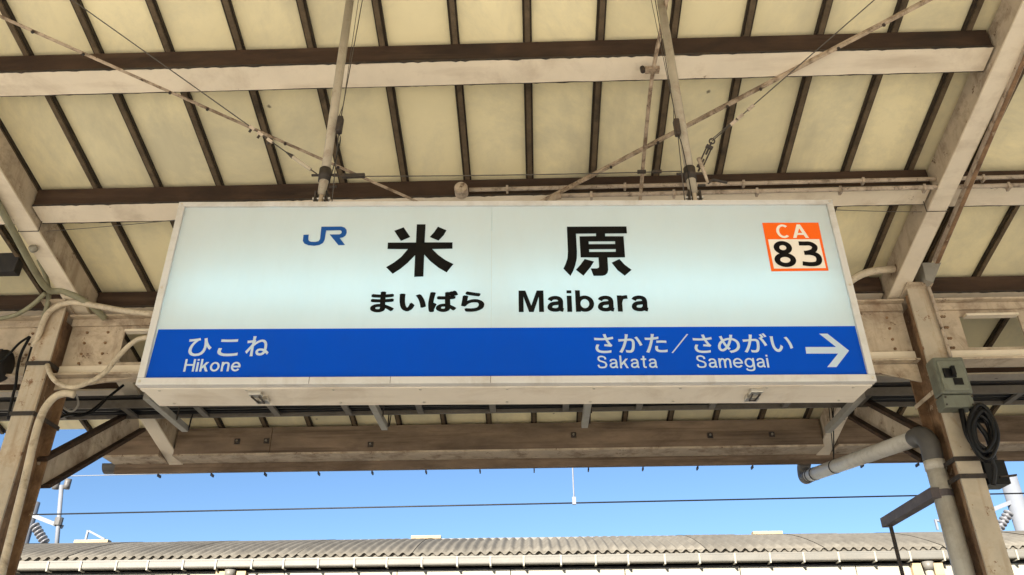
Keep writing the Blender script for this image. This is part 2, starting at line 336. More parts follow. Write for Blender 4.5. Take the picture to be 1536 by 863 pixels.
for k in range(16):
    x = -2.9 + k*.415
    obj('gutter_hook', box((x-.0045, 5.975, 3.332), (x+.0045, 6.03, 3.352)), 'dark_iron', gut)
for bx, by in ((-2.2, .09), (-1.98, .09), (-1.2, .05), (.3, .1), (1.3, .08), (1.75, .08)):
    c = V((bx, 5.66, 3.405+by)); b_ = obj('bolt', box((bx-.02, 5.654, c.z-.02), (bx+.02, 5.66, c.z+.02)), 'dark_iron', can)
    obj('bolt_head', tube([c, c-YD*.02], .008, 6), 'bright_metal', b_)

# ------------------------------------------------------------------ roof bracing rods, feed conduit
def rod_brace(a, b, label, group):
    r_ = bar(a, b, .0155, .004, NRM); bar(a, b, .004, .014, NRM, r_, (-.0055, .0092)); o = obj('brace_rod', r_, 'brace_steel')
    tag(o, label, 'brace', group); d = b-a
    for q in (.14, .2, .31, .36, .47, .55):
        c = a + d*q; s = obj('bolt', tube([c+NRM*.004, c-NRM*.012], .007, 6), 'dark_iron', o)
    return o
A = onS(-40, 7, HP); B = onS(620, 300, HP); rod_brace(A + (A-B)*.12, B + (B-A)*.55, 'rusty thin brace rod crossing behind the hanger pole on the JR logo side', 'roof brace rods')
A = onS(1420, -13, HP-.02); B = onS(820, 300, HP-.02); rod_brace(A + (A-B)*.1, B + (B-A)*.55, 'rusty thin brace rod crossing behind the hanger pole on the orange badge side', 'roof brace rods')
HC = HP-.045
pts = [onS(1003, -60, HC), onS(1000, 0, HC), onS(979, 110, HC), onS(969, 200, HC), onS(960, 302, HC), onS(957, 340, HC)]
o = obj('feed_conduit', tube(spline(pts, 4), .0095, 8), 'brace_steel', None, True); tag(o, 'thin mottled feed conduit running down the roof slope beside a hanger pole', 'conduit')
c = onS(979, 105, HC); obj('clamp', bar(c-XD*.035, c+XD*.03, .03, .02), 'brace_steel', o); obj('clamp_bolt', tube([c-XD*.045-NRM*.01, c-XD*.045+NRM*.02], .012, 8), 'dark_iron', o)

# ------------------------------------------------------------------ conduits on the second purlin
YC = 3.405
jb = thing('junction_box', 'small round junction box on the dark purlin above the sign', 'junction box', onY(692, 286, YC))
c = onY(692, 286, YC-.01); obj('body', tube([c+YD*.03, c-YD*.028], .036, 18), 'conduit_paint', jb, bevel=.003); obj('lid', tube([c-YD*.0285, c-YD*.034], .031, 18), 'grimy_steel', jb)
a, b = onY(704, 285, YC), onY(1640, 260, YC)
o = obj('conduit', tube([a, V((b.x, a.y, a.z+.004))], .0115, 10), 'conduit_paint', None, True); tag(o, 'upper painted conduit running from the round junction box along the purlin', 'conduit')
for k in range(7):
    c = a + XD*(.2 + k*.62); obj('saddle', box((c.x-.006, c.y-.014, c.z-.015), (c.x+.006, c.y+.02, c.z+.015)), 'conduit_paint', o)
a, b = onY(838, 294, YC-.004), onY(1640, 268, YC-.004)
o = obj('conduit', tube([a, V((b.x, a.y, a.z+.002))], .0125, 10), 'conduit_paint', None, True); tag(o, 'lower blistered conduit starting at an elbow fitting along the purlin', 'conduit')
obj('elbow_fitting', tube(spline([a+XD*.01, a-XD*.02-ZD*.008, a-XD*.05-ZD*.05]), .019, 10), 'grimy_steel', o, True)
for k in range(7):
    c = a + XD*(.17 + k*.43); obj('saddle', box((c.x-.006, c.y-.015, c.z-.022), (c.x+.006, c.y+.02, c.z+.014)), 'conduit_paint', o)

# ------------------------------------------------------------------ columns
def column(cx, label):
    t = thing('steel_column', label, 'column', (cx, 4.22, 0))
    hw = .062
    f_ = obj('front_flange', box((cx-hw, 4.10, 0.012), (cx+hw, 4.114, HR-TS*4.1-.004)), 'column_paint', t, bevel=.002)
    obj('web', box((cx-.012, 4.115, 0.012), (cx+.012, 4.335, HR-TS*4.335-.004)), 'rusty_steel', t)
    obj('rear_flange', box((cx-hw, 4.336, 0.012), (cx+hw, 4.35, HR-TS*4.35-.004)), 'rusty_steel', t, bevel=.002)
    bm = bmesh.new()
    for s in (-1, 1): fbox(bm, V((cx, 4.115, 0)), XD, YD, ZD, (s*.05-.012, 0, .02), (s*.05+.012, .03, 3.8))
    obj('flange_angle', bm, 'rusty_steel', t)
    obj('base_plate', box((cx-.15, 4.05, 0), (cx+.15, 4.40, .011)), 'rusty_steel', t)
    return t
CL, CR = -2.822, 2.252
colL = column(CL, 'cream and rust I-section steel column wrapped in conduits and black cables')
colR = column(CR, 'cream and rust I-section steel column carrying the green switch box')
for cx, t, pa, pb, X0 in ((CL, colL, (60, 705), (217, 624), -2.745), (CR, colR, (1385, 665), (1285, 604), 2.19)):
    b = onS(*pb, HR-.01); b.x = X0; a = V((X0 if cx > 0 else cx+.045, 4.352, onY(*pa, 4.352).z))
    inn = 1 if cx < 0 else -1; d = (b-a).normalized(); ht = .135
    br = obj('knee_brace', bar(a, b, .014, ht, ZD, None, (-inn*.022, -.02)), 'grimy_steel', t)
    for e in (-1, 1): obj('flange', bar(a, b, .058, .022, ZD, None, (0, -.02+e*(ht/2+.0112))), 'dark_timber', br)  # dark colour on the upper flange stands in for its shadow band
    # gusset where the rafter sits on the column
    obj('cap_plate', sbox(cx-.075, cx+.075, 4.06, 4.36, HR-.004, -.012, -.001), 'grimy_steel', t)

# girders between the columns
def girder(x0, x1, opens, label):
    t = thing('plate_girder', label, 'girder', ((x0+x1)/2, 4.22, 3.4), 'girders between the columns')
    z0, z1 = 3.405, 3.795
    for z, zz in ((z0, z0+.012), (z1-.012, z1)):
        obj('flange', box((x0, 4.155, z), (x1, 4.285, zz)), 'grimy_steel', t, bevel=.002)
        zl = (zz+.001, zz+.06) if z == z0 else (z-.045, z-.001)
        obj('flange_angle', box((x0, 4.195, zl[0]), (x1, 4.213, zl[1])), 'cream_steel' if z == z0 else 'grimy_steel', t, bevel=.002)
    xs = [x0] + [q for o_ in opens for q in o_] + [x1]
    for i in range(0, len(xs), 2):
        obj('web_plate', box((xs[i], 4.214, z0+.013), (xs[i+1], 4.226, z1-.013)), 'grimy_steel', t)
        for zz in (3.5, 3.56, 3.63, 3.70):
            for xx in ((xs[i]+.1), (xs[i+1]-.1)):
                c = V((xx, 4.214, zz)); obj('rivet', tube([c, c-YD*.008], .008, 6), 'rusty_steel', t)
    for a, b in opens:
        obj('web_strip', box((a, 4.214, z0+.013), (b, 4.226, 3.502)), 'grimy_steel', t)
        obj('web_strip', box((a, 4.214, 3.70), (b, 4.226, z1-.013)), 'grimy_steel', t)
        obj('opening_lip', box((a+.02, 4.17, 3.685), (b-.02, 4.213, 3.699)), 'cream_steel', t)
girder(CL+.066, CR-.066, [(-2.43, -1.9), (-1.4, -.8), (-.3, .3), (.8, 1.4)], 'cream plate girder with openings running behind the station sign')
girder(CR+.066, 7.0, [(2.505, 2.845), (3.35, 3.9), (4.4, 4.95), (5.4, 5.95)], 'cream plate girder with square openings reaching away from the switch box column')
girder(-7.6, CL-.066, [(-6.2, -5.7), (-5.2, -4.7), (-4.2, -3.7)], 'cream plate girder reaching away from the column wrapped in cables')
# haunch plates beside the columns
for a, b, cc in ((CL+.07, -2.3, colL), (CR-.07, 1.75, colR)):
    bm = bmesh.new(); pr = [(a, 3.40), (b, 3.40), (a, 3.29 if cc is colR else 3.33)]
    f0 = [bm.verts.new((x, 4.2, z)) for x, z in pr]; f1 = [bm.verts.new((x, 4.212, z)) for x, z in pr]
    bm.faces.new(f0); bm.faces.new(f1[::-1])
    for i in range(3): bm.faces.new((f0[i], f0[(i+1) % 3], f1[(i+1) % 3], f1[i]))
    bmesh.ops.recalc_face_normals(bm, faces=bm.faces); obj('haunch_plate', bm, 'grimy_steel', cc)

# ------------------------------------------------------------------ cable tray with its cables and cross struts
tr = thing('cable_tray', 'dark cable tray full of cables running under the rafters behind the sign', 'cable tray', (0, 4.95, 3.45))
obj('side_rail', box((-9, 4.80, 3.445), (9, 4.812, 3.50)), 'tray_steel', tr); obj('side_rail', box((-9, 5.00, 3.445), (9, 5.012, 3.50)), 'tray_steel', tr)
for k in range(38):
    x = -8.9 + k*.48; obj('rung', box((x-.02, 4.813, 3.446), (x+.02, 4.999, 3.462)), 'tray_steel', tr)
for q in range(7):
    yy = 4.832 + q*.0245; zz = 3.478 + (q % 3)*.012
    pts = [V((-9 + k*.75, yy + random.uniform(-.006, .006), zz + random.uniform(-.004, .006))) for k in range(25)]
    o = obj('cable', tube(spline(pts, 3), random.choice((.011, .014, .016)), 7), 'black_rubber', tr, True)
obj('cover_plate', box((-9, 4.795, 3.515), (9, 5.02, 3.53)), 'near_black', tr)
for x, ya, yb in ((-2.315, 4.42, 5.02), (-.985, 4.55, 5.05), (.345, 4.58, 5.07), (2.005, 4.6, 5.25)):
    s_ = obj('support_strut', box((x-.021, ya, 3.352), (x+.021, yb, 3.394)), 'strut_steel', tr, bevel=.002)
    for yy in (4.806, 5.006):
        obj('hanger_rod', tube([V((x+.03, yy, 3.36)), V((x+.03, yy, 3.46))], .005, 6), 'dark_iron', s_)
    obj('hanger_rod', tube([V((x+.035, yb-.03, 3.37)), V((x+.06, yb-.03, HP-TS*5.02+.02))], .004, 6), 'black_rubber', s_)

# ------------------------------------------------------------------ the station sign
PSI = 0.031655; sn = V((-math.sin(PSI), math.cos(PSI), 0)); sx = V((math.cos(PSI), math.sin(PSI), 0)); SD = 2.3
def onF(x, y):       # point on the sign face -> local (u, v)
    p = onp(x, y, sn, SD); return (p.dot(sx), p.z)
U0 = (onF(202.5, 578.5)[0] + onF(269, 303)[0])/2; U1 = (onF(1316, 571)[0] + onF(1248, 299.5)[0])/2
Z0 = (onF(202.5, 578.5)[1] + onF(1316, 571)[1])/2; Z1 = (onF(269, 303)[1] + onF(1248, 299.5)[1])/2
def S(u, d, z): return sx*u + sn*(SD+d) + ZD*z
sign = thing('station_sign', 'white and blue hanging station name sign reading Maibara', 'sign', S((U0+U1)/2, .09, Z0))
O = V((0, 0, 0))
def gbox(u0, u1, d0, d1, z0, z1, bm=None): return fbox(bm or bmesh.new(), sn*SD, sx, sn, ZD, (u0, d0, z0), (u1, d1, z1))
FW, DEP = .028, .19
bm = gbox(U0+.002, U1-.002, .03, DEP, Z0+.002, Z0+.006); gbox(U0+.002, U1-.002, .03, DEP, Z1-.006, Z1-.002, bm)
gbox(U0+.002, U0+.006, .03, DEP, Z0+.0065, Z1-.0065, bm); gbox(U1-.006, U1-.002, .03, DEP, Z0+.0065, Z1-.0065, bm)
gbox(U0+.0065, U1-.0065, DEP-.004, DEP, Z0+.0065, Z1-.0065, bm)
cab = obj('cabinet', bm, 'sign_cabinet', sign)
frames = []
for a in ((U0, U1, Z0, Z0+.024), (U0, U1, Z1-.018, Z1), (U0, U0+.022, Z0+.0245, Z1-.0185), (U1-.022, U1, Z0+.0245, Z1-.0185)):
    obj('frame_bar', gbox(a[0], a[1], 0, .029, a[2], a[3]), 'sign_frame', sign, bevel=.0015)
um = onF(737, 420)[0]; fd = .010
for a, b in ((U0+.0225, um-.0006), (um+.0006, U1-.0225)):
    bm = bmesh.new(); q = [S(a, fd, Z0+.0245), S(b, fd, Z0+.0245), S(b, fd, Z1-.0185), S(a, fd, Z1-.0185)]
    bm.faces.new([bm.verts.new(p) for p in q]); obj('face_panel', bm, 'acrylic_white', sign)
# lamp tubes inside the cabinet
for a, b in ((U0+.05, um-.035), (um+.035, U1-.05)):
    for zz in (.5,):
        z = Z0 + (Z1-Z0)*zz; obj('lamp_tube', tube([S(a, .12, z), S(b, .12, z)], .014, 10), 'lamp_tube', sign, True)
# bottom cover seam and latches
obj('cover_lip', gbox(U0+.004, U1-.004, .0295, .052, Z0-.003, Z0+.001), 'sign_cabinet', sign)
for px in (376, 1142):
    u = onF(px, 578)[0]
    l_ = obj('latch', gbox(u-.02, u+.02, .045, .075, Z0-.016, Z0-.0035), 'bright_metal', sign, bevel=.002)
    obj('latch_keeper', gbox(u-.018, u+.026, .105, .14, Z0-.013, Z0+.0015), 'bright_metal', l_, bevel=.002)
    obj('latch_loop', tube([S(u-.012, .06, Z0-.018), S(u-.006, .12, Z0-.016), S(u+.012, .12, Z0-.016), S(u+.012, .06, Z0-.018)], .003, 6), 'dark_iron', l_)
for k in range(9):
    u = U0 + .06 + k*(U1-U0-.12)/8
    for dd_ in (.04, .165): obj('screw', tube([S(u, dd_, Z0+.004), S(u, dd_, Z0-.0055 if dd_ < .1 else Z0-.001)], .0045, 8), 'bright_metal', sign)
for u, z in ((U0+.011, Z0+.012), (U1-.011, Z0+.012), (U0+.011, Z1-.009), (U1-.011, Z1-.009), (U0+.011, (Z0+Z1)/2), (U1-.011, (Z0+Z1)/2)):
    obj('screw', tube([S(u, .004, z), S(u, -.0018, z)], .0042, 8), 'bright_metal', sign)
for u in (onF(463, 575)[0], onF(585, 575)[0], um):
    obj('frame_joint', gbox(u-.0007, u+.0007, -.0006, .02, Z0+.001, Z0+.0235), 'dark_iron', sign)
# printed marks
LAY = [0]
def poly_mark(name, polys, m, parent=sign, d=None, px=True):
    """filled outline(s) in photo pixels -> thin vinyl on the face (even-odd holes)"""
    cu_ = bpy.data.curves.new(name, 'CURVE'); cu_.dimensions = '2D'; cu_.fill_mode = 'FRONT'
    for pl in polys:
        q = [onF(*p) for p in pl] if px else pl
        s = cu_.splines.new('POLY'); s.points.add(len(q)-1); s.use_cyclic_u = True
        for i, (a, b) in enumerate(q): s.points[i].co = (a, b, 0, 1)
    return mark_from_curve(name, cu_, m, parent, d, None)
def mark_from_curve(name, cu_, m, parent, d, rect):
    tmp = bpy.data.objects.new('tmp', cu_); COL.objects.link(tmp)
    dg = bpy.context.evaluated_depsgraph_get(); dg.update()
    me = bpy.data.meshes.new_from_object(tmp.evaluated_get(dg)); bpy.data.objects.remove(tmp)
    xs = [v.co.x for v in me.vertices]; ys = [v.co.y for v in me.vertices]
    if d is None: d = fd-.0022
    if rect:
        x0, x1, y0, y1 = min(xs), max(xs), min(ys), max(ys); a0, a1, b0, b1 = rect
        if b0 is None: k = (b1)/(y1-0); f = lambda x, y: (a0+(x-x0)/(x1-x0)*(a1-a0), y)
        f = lambda x, y: (a0+(x-x0)/(x1-x0)*(a1-a0), b0+(y-y0)/(y1-y0)*(b1-b0))
    else: f = lambda x, y: (x, y)
    for v in me.vertices:
        a, b = f(v.co.x, v.co.y); v.co = S(a, d, b)
    me.materials.clear(); me.materials.append(MATS[m])
    o = bpy.data.objects.new(name, me); COL.objects.link(o); o.parent = parent; o.matrix_parent_inverse = Matrix.Translation(-parent.location)
    return o
def text_mark(txt, x0, x1, y0, y1, m, bold, name='lettering', d=None, shear=0, smear=0):
    """text fitted to the pixel box x0..x1 (at mid height), y0..y1"""
    cu_ = bpy.data.curves.new(name, 'FONT'); cu_.body = txt; cu_.size = 1; cu_.offset = bold; cu_.shear = shear; cu_.resolution_u = 6
    ym = (y0+y1)/2; xm = (x0+x1)/2
    rect = (onF(x0, ym)[0], onF(x1, ym)[0], onF(xm, y1)[1], onF(xm, y0)[1])
    if not smear: return mark_from_curve(name, cu_, m, sign, d, rect)
    # bolder weight: three slightly shifted layers joined into one vinyl cut-out
    e = (rect[1]-rect[0])*smear; d = fd-.0022 if d is None else d; me = bmesh.new()
    for i, (ex, ey) in enumerate(((0, 0), (-e, 0), (e, 0), (0, e*.5), (0, -e*.5))):
        q = mark_from_curve(name, cu_.copy(), m, sign, d-.00008*i, (rect[0]+e+ex, rect[1]-e+ex, rect[2]+e*.5+ey, rect[3]-e*.5+ey)); me.from_mesh(q.data)
        bpy.data.objects.remove(q)
    return obj(name, me, m, sign)
# latin lettering: plain grotesque glyphs drawn as stroke outlines (cap height 1)
def arc(cx, cy, rx, ry, a0, a1, n=26): return [(cx+rx*math.cos(R(a0+(a1-a0)*i/n)), cy+ry*math.sin(R(a0+(a1-a0)*i/n))) for i in range(n+1)]
def cur(pts, n=6): return [(p.x, p.y) for p in spline([V((a, b, 0)) for a, b in pts], n)]
def slant(x0, y0, x1, y1, wx): return ('P', [(x0-wx/2, y0), (x0+wx/2, y0), (x1+wx/2, y1), (x1-wx/2, y1)])
def glyph(c, w):
    h = w/2; xh = .75; T = xh-h
    if c == 'M': return [('P', [(0, 0), (w, 0), (w, .70), (.475-w*.46, 0), (.475+w*.46, 0), (.95-w, .70), (.95-w, 0), (.95, 0), (.95, 1), (.95-w*1.4, 1), (.475, .30), (w*1.4, 1), (0, 1)])], .95
    if c == 'a': return [cur([(.085, .53), (.15, T-.04), (.30, T), (.44, T-.04), (.50, .50), (.50, .30), (.50, .16), (.53, h+.01), (.60, h-.01)]), cur([(.50, .43), (.36, .40), (.2, .375), (.11, .30), (.09, .19), (.15, h+.03), (.27, h), (.40, .11), (.50, .21)])], .60
    if c == 'i': return [[(h, 0), (h, xh)], [(h, .86), (h, 1)]], w
    if c == 'b': return [[(h, 0), (h, 1)], arc(.35, xh/2, .35-h, xh/2-h+.012, 0, 360, 30)], .70
    if c == 'r': return [[(h, 0), (h, xh)], cur([(h, .42), (.17, .62), (.28, T+.005), (.40, T+.02)])], .40
    if c == 'H': return [[(h, 0), (h, 1)], [(.76-h, 0), (.76-h, 1)], [(h, .53), (.76-h, .53)]], .76
    if c == 'k': return [[(h, 0), (h, 1)], slant(.50, xh, h+.03, .25, w*1.35), slant(.29, .48, .52, 0, w*1.25)], .60
    if c == 'o': return [arc(.345, xh/2, .345-h, xh/2-h+.012, 0, 360, 30)], .69
    if c == 'n': return [[(h, 0), (h, xh)], cur([(h, .42), (.18, .63), (.33, T+.01), (.47, .63), (.51, .48), (.51, .2), (.51, 0)])], .51+h
    if c == 'e': return [arc(.345, xh/2, .345-h, xh/2-h+.012, 0, 325, 30), [(h, .375), (.68, .375)]], .68
    if c == 'm': return [[(h, 0), (h, xh)], cur([(h, .42), (.16, .63), (.28, T+.01), (.40, .63), (.43, .48), (.43, .2), (.43, 0)]), cur([(.43, .42), (.53, .63), (.65, T+.01), (.77, .63), (.80, .48), (.80, .2), (.80, 0)])], .80+h
    if c == 'g': return [arc(.335, xh/2+.01, .335-h, xh/2-h, 0, 360, 30), cur([(.62, xh), (.62, .3), (.62, -.02), (.56, -.17), (.36, -.22), (.15, -.17), (.09, -.06)])], .62+h
    if c == 'S': return [cur([(.60, .70), (.54, .86), (.36, 1-h), (.16, .9), (.10, .745), (.18, .605), (.36, .53), (.56, .44), (.63, .28), (.56, .11), (.36, h), (.15, .1), (.07, .28)])], .70
    if c == 't': return [cur([(.2, .96), (.2, .6), (.2, .2), (.24, h+.01), (.38, h)]), [(0, T+.01), (.38, T+.01)]], .38
    if c == 'A': return [slant(w*.6, 0, .44, 1, w*1.2), slant(.88-w*.6, 0, .44, 1, w*1.2), [(.2, .29), (.68, .29)]], .88
    if c == 'C': return [arc(.39, .5, .39-h, .5-h+.01, 48, 312, 30)], .72
    if c == '8': return [arc(.34, .75, .27-h+.02, .25-h*.75, 0, 360, 30), arc(.34, .265, .34-h, .265-h*.75, 0, 360, 30)], .68
    if c == '3': return [cur([(.06, .915), (.22, 1-h), (.42, .965-h*.7), (.545, .78), (.47, .62), (.27, .545), (.17, .54)]), cur([(.17, .54), (.38, .53), (.56, .44), (.60, .28), (.52, .13), (.31, h), (.05, h+.035)])], .67
    return [], .3
def latin_mark(txt, x0, x1, y0, y1, m, w, gap, d=None, desc=0):
    """word fitted to the pixel box; y1 is the baseline, y0 the cap height"""
    d = fd-.0022 if d is None else d; strokes = []; x = 0
    for c in txt:
        st, adv = glyph(c, w)
        for s in st: strokes.append(('P', [(a+x, b) for a, b in s[1]]) if s[0] == 'P' else [(a+x, b) for a, b in s])
        x += adv + gap
    W = x-gap; ym = (y0+y1)/2; xm = (x0+x1)/2
    a0, a1, b0, b1 = onF(x0, ym)[0], onF(x1, ym)[0], onF(xm, y1)[1], onF(xm, y0)[1]
    bm = bmesh.new()
    for i, s in enumerate(strokes):
        P = lambda a, b: S(a0+a/W*(a1-a0), d-.00006*i, b0+b*(b1-b0))
        if s[0] == 'P':
            f = bm.faces.new([bm.verts.new(P(*q)) for q in s[1]]); f.normal_update(); bmesh.ops.triangulate(bm, faces=[f]); continue
        n = len(s); closed = math.dist(s[0], s[-1]) < 1e-6; L_, R_ = [], []
        for k in range(n):
            p0 = s[k-1] if k else (s[-2] if closed else s[0]); p1 = s[k+1] if k < n-1 else (s[1] if closed else s[-1])
            dx, dy = p1[0]-p0[0], p1[1]-p0[1]; q = math.hypot(dx, dy) or 1; nx, ny = -dy/q*w/2, dx/q*w/2*.92
            L_.append(bm.verts.new(P(s[k][0]+nx, s[k][1]+ny))); R_.append(bm.verts.new(P(s[k][0]-nx, s[k][1]-ny)))
        for k in range(n-1): bm.faces.new((R_[k], R_[k+1], L_[k+1], L_[k]))
    return obj('lettering', bm, m, sign)
band = poly_mark('blue_band', [[(236, 492.5), (1284, 487.5), (1302.3, 560), (216, 568)]], 'vinyl_blue', d=fd-.0012)
def q_(pts, ox, oy, s): return [(ox + a/s, oy + b/s) for a, b in pts]
K = lambda pts: q_(pts, 440, 320, 5.392)
rice = [K([(997, 80), (1068, 80), (1060, 226), (1287, 226), (1285, 278), (1122, 280), (1170, 328), (1230, 370), (1294, 402), (1238, 470), (1170, 430), (1105, 378), (1057, 325), (1050, 503), (975, 506), (983, 330), (925, 390), (865, 440), (801, 481), (747, 427), (810, 390), (870, 344), (924, 281), (759, 280), (762, 228), (990, 227)]),
        K([(814, 132), (890, 104), (944, 183), (868, 214), (845, 180)]), K([(1168, 99), (1238, 128), (1215, 168), (1172, 212), (1101, 183), (1135, 146)])]
poly_mark('kanji_lettering', rice, 'vinyl_black')
K2 = lambda pts: q_(pts, 840, 320, 8.631)
hara = [K2([(91, 158), (864, 155), (872, 246), (588, 248), (588, 282), (826, 283), (847, 557), (618, 559), (628, 720), (618, 760), (590, 786), (555, 796), (438, 797), (400, 700), (480, 700), (505, 690), (509, 670), (500, 559), (270, 557), (254, 284), (468, 280), (468, 248), (209, 250), (222, 480), (220, 570), (200, 660), (172, 735), (137, 798), (45, 703), (75, 640), (98, 570), (104, 480)]),
        K2([(322, 577), (443, 610), (400, 680), (306, 795), (207, 718), (265, 655)]), K2([(671, 626), (773, 577), (840, 650), (932, 718), (842, 795), (750, 725)]),
        K2([(374, 351), (716, 349), (717, 383), (376, 385)]), K2([(380, 452), (724, 450), (725, 484), (382, 486)])]
poly_mark('kanji_lettering', hara, 'vinyl_black')
jr = [K([(78, 165), (121, 163), (117, 200), (122, 214), (140, 221), (175, 222), (200, 216), (212, 200), (223, 99), (385, 98), (412, 106), (427, 124), (429, 148), (418, 172), (398, 186), (372, 191), (415, 248), (361, 249), (290, 162), (370, 161), (382, 155), (388, 144), (386, 134), (374, 128), (262, 130), (250, 205), (235, 232), (208, 247), (165, 254), (118, 250), (85, 236), (72, 215)])]
poly_mark('logo', jr, 'logo_blue')
text_mark('まいばら', 555.5, 726.5, 434.5, 467, 'vinyl_black', .016, smear=.009)
latin_mark('Maibara', 778, 971.3, 434, 466.3, 'vinyl_black', .185, .14)
text_mark('ひ', 280.5, 316.5, 505.5, 533, 'vinyl_white', .016); text_mark('こ', 326, 357, 507.5, 533, 'vinyl_white', .016); text_mark('ね', 368, 403.5, 503, 533, 'vinyl_white', .016)
latin_mark('Hikone', 275.3, 360, 537.2, 556, 'vinyl_white', .15, .12)
text_mark('さかた', 892, 1001, 499.5, 528.2, 'vinyl_white', .014)
poly_mark('lettering', [[(1008, 528), (1010.2, 528.3), (1033, 500), (1030.8, 499.6)]], 'vinyl_white')
text_mark('さめがい', 1040.5, 1189.5, 498.5, 528, 'vinyl_white', .014)
latin_mark('Sakata', 896, 986, 532, 551, 'vinyl_white', .13, .14)
latin_mark('Samegai', 1045, 1153.5, 531.3, 550.4, 'vinyl_white', .13, .12)
Q = lambda pts: q_(pts, 1136, 400, 3.835)
poly_mark('arrow', [Q([(281, 457), (458, 457), (360, 380), (408, 380), (533, 478), (460, 573), (407, 573), (470, 495), (286, 495)])], 'vinyl_white')
bg_ = poly_mark('route_badge', [[(1144.3, 332.3), (1228.8, 332), (1244.3, 404.3), (1158.2, 405.3)]], 'vinyl_orange', d=fd-.0012)
w_ = poly_mark('badge_field', [[(1153, 357.3), (1230, 357), (1240.3, 400.5), (1162, 401.3)]], 'enamel_orange_white', d=fd-.0018)
w_.parent = bg_; w_.matrix_parent_inverse = Matrix.Identity(4); w_.matrix_parent_inverse = bg_.matrix_world.inverted() if False else Matrix.Identity(4)
latin_mark('CA', 1165.5, 1212.5, 335, 355.2, 'enamel_orange_white', .16, .14, d=fd-.0018)
latin_mark('83', 1161, 1231.5, 360.5, 398.5, 'vinyl_black', .18, .13, d=fd-.0026)

# ------------------------------------------------------------------ hanger poles, clamps and guy wires
def pole(px0, px1, label):
    a = onp(px0, 300, sn, SD+.09); b = onp(px1, 0, sn, SD+.09)
    a.z = Z1 + .004; d = (b-a).normalized(); top = a + d*((HB-TS*a.y - a.z)/(d.z+TS*d.y) - .002)
    t = thing('hanger_pole', label, 'pole', a, 'sign hanger poles')
    obj('pipe', tube([a+d*.085, top], .0175, 16), 'pole_paint', t, True)
    obj('clamp_band', tube([a+d*.150, a+d*.205], .0225, 16), 'dark_iron', t, True)
    br = obj('clevis', box((a.x-.024, a.y-.018, Z1), (a.x-.017, a.y+.018, Z1+.10)), 'dark_iron', t, bevel=.002)
    obj('clevis', box((a.x+.017, a.y-.018, Z1), (a.x+.024, a.y+.018, Z1+.10)), 'dark_iron', t, bevel=.002)
    obj('foot_plate', box((a.x-.045, a.y-.04, Z1-.0015), (a.x+.045, a.y+.04, Z1+.006)), 'dark_iron', t)
    obj('clevis_bolt', tube([V((a.x-.032, a.y, Z1+.075)), V((a.x+.032, a.y, Z1+.075))], .007, 8), 'bright_metal', t)
    obj('eye_bolt', tube([a-YD*.01+ZD*.01, a-YD*.002+ZD*.09], .0095, 8), 'grimy_steel', t)
    obj('top_socket', tube([top-d*.06, top-d*.001], .028, 16), 'dark_iron', t, True)
    for q, zz in ((1, .18), (1, .125), (-1, .18)):
        c = a + d*zz; obj('clamp_bolt', tube([c+XD*q*.022, c+XD*q*.05], .005, 6), 'dark_iron', t)
    return a, d, t
aL, dL, tL = pole(482, 525, 'grey hanger pole with dark clamp rising near the JR logo')
aR, dR, tR = pole(1042, 991, 'grey hanger pole with dark clamp rising near the orange badge')
def wire(name, pts, rad, label, cat='wire', group=None, m='wire_steel'):
    o = obj(name, tube(pts, rad, 6), m, None, True); tag(o, label, cat, group); return o
def ring(c, n_, rad, rr, seg=16, el=1, ax=None):
    s = n_.cross(ZD if ax is None else ax).normalized(); q = n_.cross(s)
    return tube([c + (s*math.cos(k*2*math.pi/seg)*rad + q*math.sin(k*2*math.pi/seg)*rad*el) for k in range(seg)], rr, 6, None, True)
def turnbuckle(c, d, L, parent, spread=.009):
    side = d.cross(fw).normalized(); bm = bmesh.new()
    for s in (-1, 1): tube([c - d*L/2 + side*spread*s, c + d*L/2 + side*spread*s], .003, 6, bm)
    for e in (-1, 1): bar(c + d*(L/2*e) - d*.006, c + d*(L/2*e) + d*.006, .026, .012, fw, bm)
    tube([c - d*L*.75, c - d*L*.12], .0038, 6, bm); tube([c + d*L*.12, c + d*L*.75], .0038, 6, bm)
    obj('turnbuckle', bm, 'dark_iron', parent)
cL, cR = aL + dL*.185, aR + dR*.185
# guy to the upper left with its small bulldog grips
P0 = cL - XD*.03; P1 = onS(-103, -150, HP+.01); d = (P1-P0).normalized()
g = wire('guy_wire', [P0, P1], .0022, 'thin guy wire from the clamp near the JR logo to the roof', group='thin guy wires')
obj('grip_sleeve', tube([P0 + d*.03, P0 + d*.115], .0075, 8), 'pole_paint', g); obj('hook', tube([P0 + d*.115, P0 + d*.15], lambda t: .007*(1-t)+.002, 8), 'dark_iron', g)
for s in (.225, .27, .31):
    c = P0 + d*s; obj('wire_grip', bar(c-d*.012, c+d*.012, .012, .010, fw), 'conduit_paint', g); obj('grip_nut', tube([c, c-fw.cross(d)*.02], .005, 6), 'dark_iron', g)
# guy to the upper right with a turnbuckle
P0 = cR + XD*.03; P1 = onS(1490, -155, HP+.01); Pm = onp(1068, 212, sn, SD+.05); d1 = (Pm-P0).normalized(); d = (P1-Pm).normalized()
g = wire('guy_wire', [Pm, P1], .0022, 'guy wire with turnbuckle and ring from the clamp near the orange badge', group='thin guy wires')
turnbuckle(P0.lerp(Pm, .5), d1, (Pm-P0).length*.62, g); obj('eye_ring', ring(Pm, fw, .010, .003), 'dark_iron', g)
s_ = d.cross(fw).normalized(); obj('wire_tail', tube([Pm + s_*.006, Pm + d*.16 + s_*.004], .0018, 6), 'wire_steel', g)
for s in (.11, .145, .20): c = Pm + d*s; obj('wire_grip', bar(c-d*.014, c+d*.014, .013, .010, fw), 'conduit_paint', g)
